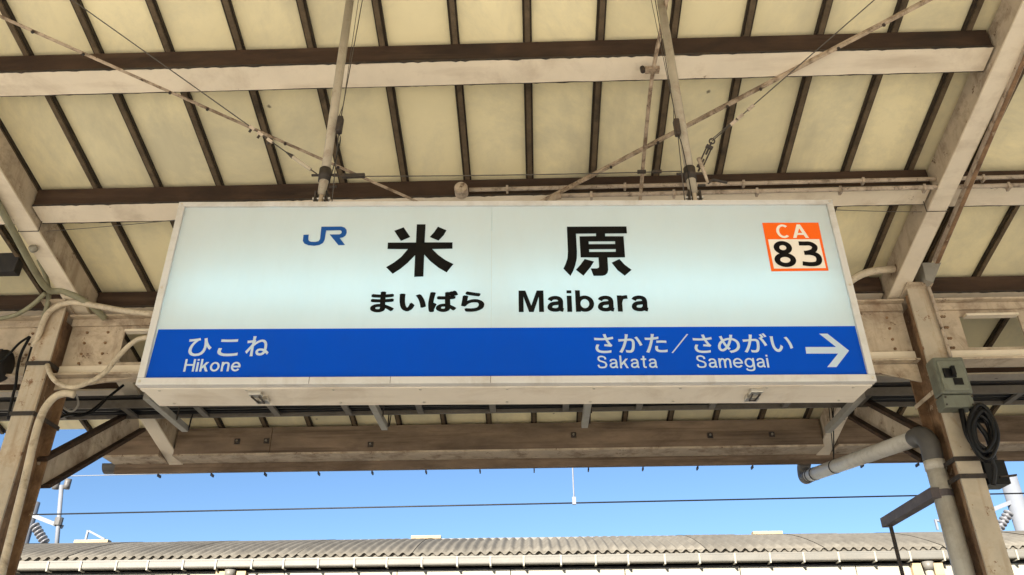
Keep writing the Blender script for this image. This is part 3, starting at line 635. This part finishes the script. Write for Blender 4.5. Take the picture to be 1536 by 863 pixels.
# wire between the two poles
a, b = cL + XD*.03 - ZD*.012, cR - XD*.03 + ZD*.008
g = wire('tie_wire', sag(a, b, .006), .002, 'thin tie wire strung between the two hanger poles', group='thin guy wires')
for s in (.885, .93): c = a.lerp(b, s); obj('wire_grip', bar(c-XD*.016, c+XD*.016, .010, .011), 'dark_iron', g)
obj('wire_sleeve', bar(a+XD*.035, a+XD*.12, .012, .016), 'dark_iron', g)
# wires running up beside each pole through a dark pulley block
for base, dd, pxs, lab in ((aL, dL, (509, 190, 551, -40, 499), 'thin wire through a dark pulley block beside the pole near the JR logo'), (aR, dR, (1016, 194, 976, -40, 1026), 'thin double wire through a dark pulley block beside the pole near the orange badge')):
    Yp = SD+.05; c = onp(pxs[0], pxs[1], sn, Yp); e = onp(pxs[2], pxs[3], sn, Yp); f = onp(pxs[4], 298, sn, Yp+.02); dz = (e-c).normalized(); e = c + dz*((HP-TS*c.y-c.z)/(dz.z+TS*dz.y)+.05)
    f.z = Z1 + .002
    g = wire('stay_wire', [f, c, c + dz*.07, e], .0020, lab, group='thin guy wires')
    obj('pulley_block', bar(c-ZD*.03, c+dz*.045, .022, .028, fw), 'dark_iron', g, bevel=.005)
    s_ = dz.cross(fw).normalized(); obj('wire_tail', tube([c + dz*.04 + s_*.009, c + dz*.11, e + s_*.02 ], .0014, 6), 'wire_steel', g)
    obj('tail_loop', tube(spline([c-ZD*.03, c-ZD*.09+XD*.01, f + XD*.03*(1 if base is aR else -1) + ZD*.05, f+XD*.02*(1 if base is aR else -1)], 5), .0018, 6), 'black_rubber', g)
# black spring and cable tag hanging by the right clamp
g = obj('cable_spring', tube(spline([onp(1048, 238, sn, SD+.07), onp(1056, 258, sn, SD+.07), onp(1062, 275, sn, SD+.08)], 5), lambda t: .009-.004*t, 8), 'conduit_paint', None, True); tag(g, 'short rusty sleeve dangling from the clamp near the orange badge', 'wire')
obj('tail', tube(spline([onp(1062, 275, sn, SD+.08), onp(1069, 270, sn, SD+.08), onp(1080, 272, sn, SD+.08), onp(1090, 274, sn, SD+.1)], 5), .005, 6), 'dark_iron', g)
# stays from the pole feet back to the rafters
for (p0, px, lab) in ((aL, (70, 347), 'thin stay wire from the sign to the rafter on the JR logo side'), (aR, (1383, 318), 'thin stay wire from the sign to the rafter on the orange badge side')):
    e = onS(px[0], px[1], HR-.004); a = p0 + ZD*.05
    g = wire('stay_wire', sag(a, e, .01), .0016, lab, group='thin guy wires')
    rx = RAFTERS[0][0] if e.x < 0 else RAFTERS[1][0]
    y = e.y; z = HR-TS*y; lp = [V((rx-.056, y, z+.12)), V((rx-.056, y, z-.003)), V((rx+.056, y, z-.003)), V((rx+.056, y, z+.12))]
    obj('wire_loop', tube(lp, .0025, 6), 'dark_iron', g)

# ------------------------------------------------------------------ things on the right column
sb = thing('switch_box', 'grey green switch box strapped to the steel column beside the sign', 'switch box', onY(1432, 612, 4.02))
def pbox(x0, y0, x1, y1, Y, dep):      # box whose front spans the photo rectangle on plane Y
    a, b = onY((x0), (y0+y1)/2, Y), onY(x1, (y0+y1)/2, Y); za, zb = onY((x0+x1)/2, y1, Y).z, onY((x0+x1)/2, y0, Y).z
    return box((a.x, Y, za), (b.x, Y+dep, zb))
obj('case', pbox(1406, 535, 1453, 590, 4.0, .099), 'switch_box', sb, bevel=.012)
obj('lid', pbox(1411, 541, 1450, 586, 3.988, .011), 'switch_lid', sb, bevel=.006)
obj('terminal_box', pbox(1416, 592, 1461, 611, 4.01, .089), 'switch_box', sb, bevel=.005)
h_ = obj('handle_plate', pbox(1416, 552, 1434, 566, 3.978, .0095), 'black_rubber', sb, bevel=.003); obj('handle', pbox(1428, 548, 1434, 562, 3.955, .022), 'black_rubber', h_, bevel=.003)
obj('nameplate', pbox(1431, 567, 1445, 577, 3.984, .0035), 'black_rubber', sb)
for q in ((1418, 596), (1458, 595), (1420, 607), (1459, 607)): c = onY(*q, 4.01); obj('screw', tube([c, c-YD*.006], .005, 6), 'dark_iron', sb)
def band_around(cx, z, m, t, hw=.066, y0=4.094, y1=4.356, name='band'):
    bm = bmesh.new()
    box((cx-hw-.003, y0-.003, z-.012), (cx+hw+.003, y0, z+.012), bm); box((cx-hw-.003, y1, z-.012), (cx+hw+.003, y1+.003, z+.012), bm)
    box((cx-hw-.003, y0+.0005, z-.012), (cx-hw, y1-.0005, z+.012), bm); box((cx+hw, y0+.0005, z-.012), (cx+hw+.003, y1-.0005, z+.012), bm)
    return obj(name, bm, m, t)
band_around(CR, onY(1440, 585, 4.094).z, 'grimy_steel', sb, name='strap')
# coil of black cable
cc = thing('cable_coil', 'coil of black cable hanging under the switch box', 'cable', onY(1470, 650, 4.0))
c0 = onY(1474, 650, 4.02)
for i in range(11):
    a = .040 + .003*i; b = .085 + .0055*i; off = random.uniform(-.035, .035); tilt = .18 + random.uniform(-.1, .1)
    pts = []
    for k in range(28):
        t = k*2*math.pi/28; x = a*math.cos(t); z = b*math.sin(t)
        pts.append(c0 + V((x*math.cos(tilt) + z*math.sin(tilt) + off*.4, off, -x*math.sin(tilt) + z*math.cos(tilt) + .01*math.sin(3*t+i))))
    obj('cable_loop', tube(pts, .0115, 8, None, True), 'black_rubber', cc, True)
obj('cable_tail', tube(spline([c0 + V((.03, 0, -.08)), onY(1488, 690, 4.03), onY(1492, 705, 4.05), onY(1490, 728, 4.08)]), .012, 8), 'black_rubber', cc, True)
obj('cable_tail', tube(spline([onY(1440, 608, 4.05), onY(1445, 630, 4.03), onY(1452, 655, 4.03), onY(1470, 680, 4.03)]), .014, 8), 'black_rubber', cc, True)
obj('cable_tail', tube(spline([onY(1456, 608, 4.05), onY(1462, 630, 4.03), onY(1480, 655, 4.03), onY(1492, 690, 4.03)]), .013, 8), 'black_rubber', cc, True)
tb_ = thing('terminal_bracket', 'black cable bracket banded to the column below the coil', 'bracket', onY(1500, 728, 4.1))
obj('shelf', pbox(1478, 690, 1512, 726, 4.12, .12), 'black_rubber', tb_, bevel=.004)
obj('lug', bar(onY(1500, 716, 4.12), onY(1524, 713, 4.12), .02, .008), 'dark_iron', tb_)
for yy in (688, 714): band_around(CR, onY(1455, yy, 4.094).z, 'dark_iron', tb_, y0=4.097, name='wire_band')

# downpipe
dp = thing('downpipe', 'grey rain downpipe running from the eave gutter to the steel column', 'downpipe', onY(1442, 850, 4.27))
pc = onY(1386, 657, 4.27); pe = onY(1208, 716, 6.0); pc.x = pe.x + .1
PX = onY(1403, 700, 4.27).x; top = V((PX, 4.27, pc.z+.02))
obj('sloping_pipe', tube([pe.lerp(top, .03), pe.lerp(top, .94)], .046, 20), 'grey_pvc', dp, True)
obj('upright_pipe', tube([V((PX, 4.27, .02)), top-ZD*.14], .05, 20), 'grey_pvc', dp, True)
dd = (pe-top).normalized(); obj('elbow', tube(spline([top+dd*.13, top+dd*.05, top-ZD*.05, top-ZD*.15], 6), .0535, 20), 'dark_pvc', dp, True)
obj('collar', tube([top-ZD*.15, top-ZD*.20], .0545, 20), 'grey_pvc', dp, True)
obj('elbow', tube(spline([pe.lerp(top, .04), pe, pe + ZD*.06, V((pe.x, 5.96, 3.36))], 6), .049, 20), 'dark_pvc', dp, True)
for q in (.06, .11, .31):
    a = pe.lerp(top, q); obj('pipe_band', tube([a-dd*.006, a+dd*.006], .0485, 20), 'dark_iron', dp, True)
a = pe.lerp(top, .31); obj('hanger_wire', tube([a+ZD*.046, onY(1250, 610, 5.3)], .004, 6), 'black_rubber', dp); obj('hanger_wire', tube([a+ZD*.046, onY(1243, 608, 5.28)], .003, 6), 'black_rubber', dp)
# arm and drop rod
ab = thing('bracket_arm', 'dark steel arm with drop rod clamped to the downpipe column', 'bracket', onY(1395, 740, 4.27))
za = onY(1395, 742, 4.27).z; xa = onY(1330, 778, 4.9).x
obj('arm', box((xa-.028, 4.23, za-.028), (xa+.028, 4.93, za+.028)), 'purple_steel', ab, bevel=.003)
obj('drop_rod', tube([V((xa, 4.87, za-.02)), V((xa+.01, 4.87, za-.9))], .012, 8), 'dark_iron', ab)
cbm = bmesh.new(); tube([V((PX, 4.27, za-.018)), V((PX, 4.27, za+.018))], .0535, 20, cbm); obj('pipe_clamp', cbm, 'purple_steel', ab)
# grey box above the right column, strip on the rafter
jr_ = thing('corner_box', 'small grey green wedge shaped box beside the column head', 'junction box', onY(1398, 410, 4.05))
bm = bmesh.new(); pr = [(1383, 394), (1412, 394), (1400, 424), (1389, 420)]
f0 = [bm.verts.new(onY(*q, 4.02)) for q in pr]; f1 = [bm.verts.new(onY(*q, 4.02)+YD*.12+ZD*.01) for q in pr]
bm.faces.new(f0); bm.faces.new(f1[::-1])
for i in range(4): bm.faces.new((f0[i], f0[(i+1) % 4], f1[(i+1) % 4], f1[i]))
bmesh.ops.recalc_face_normals(bm, faces=bm.faces); obj('case', bm, 'strut_steel', jr_, bevel=.002)
a, b = onS(1404, 392, HR-.005), onS(1545, 60, HR-.005)
o = obj('conduit', bar(b + (b-a)*.2, a, .03, .03, NRM), 'conduit_paint', None); tag(o, 'scraped square duct running down along the rafter to the corner box', 'conduit')
obj('duct_cover', bar(b+(b-a)*.2, a, .02, .004, NRM, None, (0, -.018)), 'rusty_steel', o)
# vertical cable strip on the column down to the switch box
pts = [onY(1389, 424, 4.085), onY(1396, 440, 4.085), onY(1412, 490, 4.085), onY(1426, 536, 4.085)]
o = obj('cable', tube(spline(pts, 6), .010, 8), 'conduit_paint', None, True); tag(o, 'painted cable running down the column edge into the switch box', 'cable')
# arched conduit behind the sign on the right
pts = [onY(1275, 422, 4.0), onY(1292, 412, 4.02), onY(1315, 406, 4.04), onY(1345, 404, 4.06)]
o = obj('conduit', tube(spline(pts, 6), .022, 10), 'old_conduit', None, True); tag(o, 'short arched conduit between the sign and the switch box column', 'conduit')

# ------------------------------------------------------------------ conduits and cables on the left column
def run(name, pix, rad, m, label, cat='conduit', seg=10):
    pts = [onY(x, y, Y) for x, y, Y in pix]; o = obj(name, tube(spline(pts, 8), rad, seg), m, None, True); tag(o, label, cat); return o
run('flexible_conduit', [(300, 478, 4.0), (228, 471, 4.02), (190, 467, 4.04), (150, 460, 4.06), (115, 454, 4.06), (92, 457, 4.07), (74, 468, 4.07), (64, 485, 4.07), (59, 500, 4.08), (50, 520, 4.12)], .017, 'old_conduit', 'pale flexible conduit arching over the column head towards the sign')
run('flexible_conduit', [(300, 500, 3.98), (222, 506, 4.0), (198, 515, 4.02), (176, 537, 4.03), (158, 558, 4.03), (135, 573, 4.03), (108, 581, 4.03), (85, 573, 4.04), (75, 560, 4.06), (71, 548, 4.09)], .014, 'old_conduit', 'brown flexible conduit hanging in a deep loop beside the sign')
run('conduit', [(112, 592, 4.06), (98, 590, 4.05), (82, 596, 4.05), (68, 612, 4.05), (58, 635, 4.05), (50, 665, 4.05), (42, 700, 4.05), (32, 742, 4.05), (20, 790, 4.05), (0, 870, 4.05), (-30, 1000, 4.05)], .021, 'old_conduit', 'yellowed conduit bending down the face of the cable wrapped column')
a, b = onS(-60, 205, HR-.02), onS(66, 428, HR-.02)
pts = [a + (a-b)*.3, a, a.lerp(b, .5), b, onY(96, 437, 4.0), onY(130, 454, 4.06), onY(158, 478, 4.17)]
o = obj('conduit', tube(spline(pts, 8), .019, 10), 'green_conduit', None, True); tag(o, 'olive conduit with a white clip running down along the rafter', 'conduit')
c = onS(50, 373, HR-.02); d = (b-a).normalized(); k_ = obj('clip', tube([c-d*.012, c+d*.012], .022, 12), 'far_white', o, True)
run('cable', [(56, 385, 4.0), (68, 412, 4.02), (73, 440, 4.05), (70, 462, 4.08), (58, 500, 4.12)], .014, 'green_conduit', 'olive cable dropping beside the column head', 'cable')
run('cable', [(68, 440, 4.0), (48, 458, 4.05), (25, 472, 4.1), (0, 478, 4.12), (-30, 480, 4.12)], .013, 'green_conduit', 'olive cable curving away from the column along the girder', 'cable')
for i, pix in enumerate(([(58, 500, 4.12), (50, 520, 4.13), (42, 550, 4.13), (33, 590, 4.13), (22, 640, 4.13)], [(66, 495, 4.14), (54, 520, 4.14), (46, 560, 4.14), (38, 600, 4.14), (26, 640, 4.14)], [(45, 505, 4.1), (32, 530, 4.1), (26, 555, 4.1), (24, 575, 4.1), (18, 600, 4.1), (12, 630, 4.1)])):
    run('cable', pix, (.014, .017, .008)[i], 'black_rubber', ('thick black cable strapped down the side of the column', 'thickest black cable tucked behind the column flange', 'thin black cable bowing out from the column')[i], 'cable', 8)
run('cable', [(44, 505, 4.08), (28, 516, 4.06), (10, 535, 4.05), (-20, 560, 4.05)], .007, 'black_rubber', 'thin black cable leading out to the loudspeaker', 'cable', 8)
run('cable', [(92, 605, 4.4), (96, 612, 4.4), (108, 617, 4.4), (117, 608, 4.4), (115, 594, 4.38), (110, 588, 4.3)], .006, 'strut_steel', 'small grey cable loop hanging below the tray', 'cable', 8)
run('cable', [(85, 628, 4.5), (105, 622, 4.6), (130, 620, 4.7), (150, 606, 4.74), (170, 590, 4.76), (185, 578, 4.8)], .009, 'black_rubber', 'black cable slung from the tray to the column', 'cable', 8)
run('cable', [(88, 608, 4.5), (100, 620, 4.6), (118, 624, 4.65), (140, 618, 4.7), (160, 598, 4.74)], .007, 'black_rubber', 'second black cable slung lower under the tray', 'cable', 8)
sp = thing('loudspeaker', 'dark horn loudspeaker beyond the cable wrapped column', 'loudspeaker', onY(-10, 560, 4.1))
c = onY(-14, 546, 4.1); bm = tube([c + V((-.16, 0, .03)), c + V((-.06, 0, .01)), c + V((.03, 0, -.005)), c + V((.075, 0, -.014))], lambda t: .045+.05*t*t, 20); obj('horn', bm, 'near_black', sp, True)
obj('mount', bar(c + V((-.05, 0, .02)), c + V((-.05, .11, .14)), .03, .012), 'dark_iron', sp)
for zz in (545, 620):
    band_around(CL, onY(52, zz, 4.094).z, 'dark_iron', colL, name='cable_band')
# dark sign board hung in the next bay
a = onY(-60, 330, 3.95); b = onY(34, 416, 3.95)
nb = thing('dark_board', 'dark panel hanging in the next bay beyond the rafter', 'panel', (a.x, 3.9, b.z))
obj('board', box((a.x-.6, 3.93, b.z+.03), (b.x-.05, 3.99, b.z+.27)), 'near_black', nb, bevel=.004)
for x in (a.x-.4, b.x-.15): obj('hanger', tube([V((x, 3.96, b.z+.27)), V((x, 3.96, HB-TS*3.96))], .008, 6), 'dark_iron', nb)

# ------------------------------------------------------------------ overhead line
wz = lambda x: 3.733 + .0079*x
o = wire('contact_wire', [V((-30, 8.6, wz(-30))), V((30, 8.6, wz(30)))], .008, 'dark contact wire stretched over the track against the sky', 'wire', None, 'black_rubber')
m_ = wire('messenger_wire', [V((-30, 8.6, 4.08)), V((-12, 8.6, 4.045)), V((0, 8.6, 4.16)), V((12, 8.6, 4.3)), V((30, 8.6, 4.5))], .005, 'thin pale messenger wire above the contact wire', 'wire', None, 'mast_grey')
d_ = tag(obj('dropper', tube([V((.43, 8.6, 3.76)), V((.43, 8.6, 4.16))], .008, 8), 'mast_grey'), 'white dropper holding up the contact wire', 'dropper')
obj('clip', box((.41, 8.585, 3.72), (.45, 8.615, 3.80)), 'mast_grey', d_)

# ------------------------------------------------------------------ platform building across the track
FY, FZ = 11.0, 3.69
fb = thing('far_station_roof', 'sunlit station canopy with corrugated slate roof across the track', 'canopy', (0, 12, 0))
def prof(t):             # rounded eave: steep at the edge, flatter towards the ridge
    return (FY + t, FZ + .40*t - .054*t*t)
WP = .130; NW = 6
def sheet(seed):
    rnd = random.Random(seed); bm = bmesh.new(); seg = 10; nl = 7; rows = []
    for j in range(nl):
        t = -.03 + 2.4*j/(nl-1); y, z = prof(t); row = []
        for i in range(NW*seg+1):
            x = i*WP/seg; a = .022*math.cos(2*math.pi*i/seg)
            row.append((x, y + (rnd.uniform(-.006, .006) if j == 0 else 0), z + a))
        rows.append(row)
    top = [[bm.verts.new(p) for p in r] for r in rows]; bot = [[bm.verts.new((p[0], p[1], p[2]-.008)) for p in r] for r in rows]
    n = len(rows[0])
    for j in range(nl-1):
        for i in range(n-1):
            bm.faces.new((top[j][i], top[j][i+1], top[j+1][i+1], top[j+1][i])); bm.faces.new((bot[j][i], bot[j+1][i], bot[j+1][i+1], bot[j][i+1]))
    for i in range(n-1): bm.faces.new((top[0][i], bot[0][i], bot[0][i+1], top[0][i+1])); bm.faces.new((top[-1][i], top[-1][i+1], bot[-1][i+1], bot[-1][i]))
    return bm
sheets = []
x = -11.0; k = 0
while x < 11:
    if k < 4:
        s_ = obj('slate_sheet', sheet(k), 'slate_roof', fb, True); sheets.append(s_)
    else:
        s_ = copy_part(sheets[k % 4], fb, (0, 0, 0))
    s_.location = (x, random.uniform(-.012, .012), (k % 2)*.004); x += NW*WP; k += 1
RT = prof(2.4)
obj('ridge_flashing', box((-11, RT[0]-.02, RT[1]-.02), (11, RT[0]+.25, RT[1]+.035)), 'far_gutter', fb)
obj('back_slope', fbox(bmesh.new(), V((0, RT[0]+.1, RT[1]-.05)), XD, V((0, .97, -.24)), V((0, .24, .97)), (-11, 0, 0), (11, 4, .03)), 'slate_roof', fb)
obj('soffit', box((-11, FY+.1, 3.36), (11, FY+5.5, 3.4)), 'far_cream', fb)
obj('eave_closure', box((-11, FY+.01, FZ-.045), (11, FY+.03, FZ+.012)), 'slate_roof', fb)
obj('drip_edge', box((-11, FY-.03, FZ-.070), (11, FY+.02, FZ-.046)), 'far_gutter', fb)
gb = bmesh.new(); obj('gutter', box((-11, FY-.12, FZ-.175), (11, FY-.01, FZ-.078), gb), 'far_gutter', fb, bevel=.02)
for k in range(48):
    x = -10.6 + k*.455 + random.uniform(-.02, .02); hk = bmesh.new()
    box((x-.011, FY-.134, FZ-.185), (x+.011, FY-.122, FZ-.07), hk); box((x-.011, FY-.134, FZ-.197), (x+.011, FY+.0, FZ-.186), hk); obj('gutter_hook', hk, 'far_white', fb)
x = -10.9
while x < 11:
    wd = 1.51; obj('fascia_panel', box((x+.006, FY+.02, FZ-.42), (x+wd-.006, FY+.04, FZ-.215)), 'far_cream', fb); x += wd
for k in range(15):
    x0 = -10.9 + k*1.51
    w_ = obj('window', box((x0+.03, FY+.03, 2.0), (x0+1.48, FY+.06, FZ-.43)), 'far_white', fb)
    obj('pane', box((x0+.08, FY+.022, 2.06), (x0+.73, FY+.029, FZ-.47)), 'far_glass', w_); obj('pane', box((x0+.78, FY+.022, 2.06), (x0+1.43, FY+.029, FZ-.47)), 'far_glass', w_)
obj('wall', box((-11, FY+.07, 0), (11, FY+.2, 3.36)), 'far_cream', fb)
for px in (345, 1395):
    c = onY(px, 855, FY-.09); t_ = obj('downpipe', tube([V((c.x, FY-.06, 0.0)), V((c.x, FY-.06, FZ-.22))], .05, 12), 'far_white', fb, True)
    bm = bmesh.new(); tube([V((c.x, FY-.07, FZ-.30)), V((c.x, FY-.07, FZ-.199))], lambda t: .06+.012*t, 14, bm); obj('leader_head', bm, 'far_gutter', t_, True)
    for s in (-1, 1): obj('side_bracket', box((c.x+s*.14-.06, FY-.05, FZ-.36), (c.x+s*.14+.06, FY+.01, FZ-.21)), 'far_ochre', t_)
obj('conduit', tube([V((-11, FY-.0, FZ-.203)), V((11, FY-.0, FZ-.203))], .006, 6), 'near_black', fb)
# little ridge blocks and triangular snow brackets on that roof
for (xa_, xb_) in ((118, 168), (618, 662), (1128, 1172)):
    a, b = onY(xa_, 800, RT[0]+.05), onY(xb_, 800, RT[0]+.05)
    obj('ridge_block', box((a.x, RT[0]-.03, RT[1]+.036), (b.x, RT[0]+.1, RT[1]+.085)), 'far_ochre', fb)
for px in (131, 1408):
    a = onY(px, 800, RT[0]+.06); z = RT[1]+.086; t_ = bmesh.new()
    bar(V((a.x, a.y, z)), V((a.x, a.y, z+.17)), .03, .03, YD, t_); bar(V((a.x+.02, a.y, z+.16)), V((a.x+.32, a.y, z+.02)), .03, .03, YD, t_); obj('snow_bracket', t_, 'mast_grey', fb)

# catenary masts behind that roof
def mast(pa, px_thick, label, flip):
    a = onY(*pa, 17); t = thing('catenary_mast', label, 'mast', (a.x, 17, -1.1), 'catenary masts')
    tk = onY(px_thick, 780, 17).x
    obj('pole', tube([V((tk, 17, -1.1)), V((tk, 17, 6.0 if not flip else 6.25))], .17, 16), 'mast_grey', t, True)
    s = -1 if flip else 1
    ar = obj('bracket_tube', bar(V((tk, 16.95, 5.75)), V((tk+s*.85, 16.95, 5.45)), .06, .08), 'mast_grey', t)
    n = 6; p0, p1 = (V((tk+s*.25, 16.9, 5.5)), V((tk+s*.62, 16.9, 5.1)))
    ins = obj('insulator', tube([p0, p1], .035, 10), 'porcelain', t, True)
    for k in range(n):
        c = p0.lerp(p1, (k+.5)/n); dd = (p1-p0).normalized(); obj('insulator_shed', tube([c-dd*.012, c+dd*.012], .095, 14), 'porcelain', ins, True)
    if not flip:
        u = V((tk+.95, 16.9, 4.6)); v = onY(96, 730, 17); v.y = 16.9
        obj('upright', tube([u, v], .045, 10), 'mast_grey', t, True)
        for q in (-1, 1):
            c = v + V((q*.12, 0, .05)); obj('top_insulator', tube([c-ZD*.13, c-ZD*.05, c, c+ZD*.08], lambda t: .07, 12), 'dark_pvc', t, True)
        obj('joint', tube([u.lerp(v, .55)-ZD*.08, u.lerp(v, .55)+ZD*.08], .085, 10), 'dark_pvc', t)
    obj('strut', bar(V((tk-.1*s, 16.95, 4.95)), V((tk+s*1.3, 16.95, 4.93)), .03, .03), 'mast_grey', t)
mast((80, 800), 40, 'pale catenary mast with stacked insulators beyond the conduit wrapped column', False)
mast((1525, 800), 1532, 'pale catenary mast with one insulator arm beyond the switch box column', True)
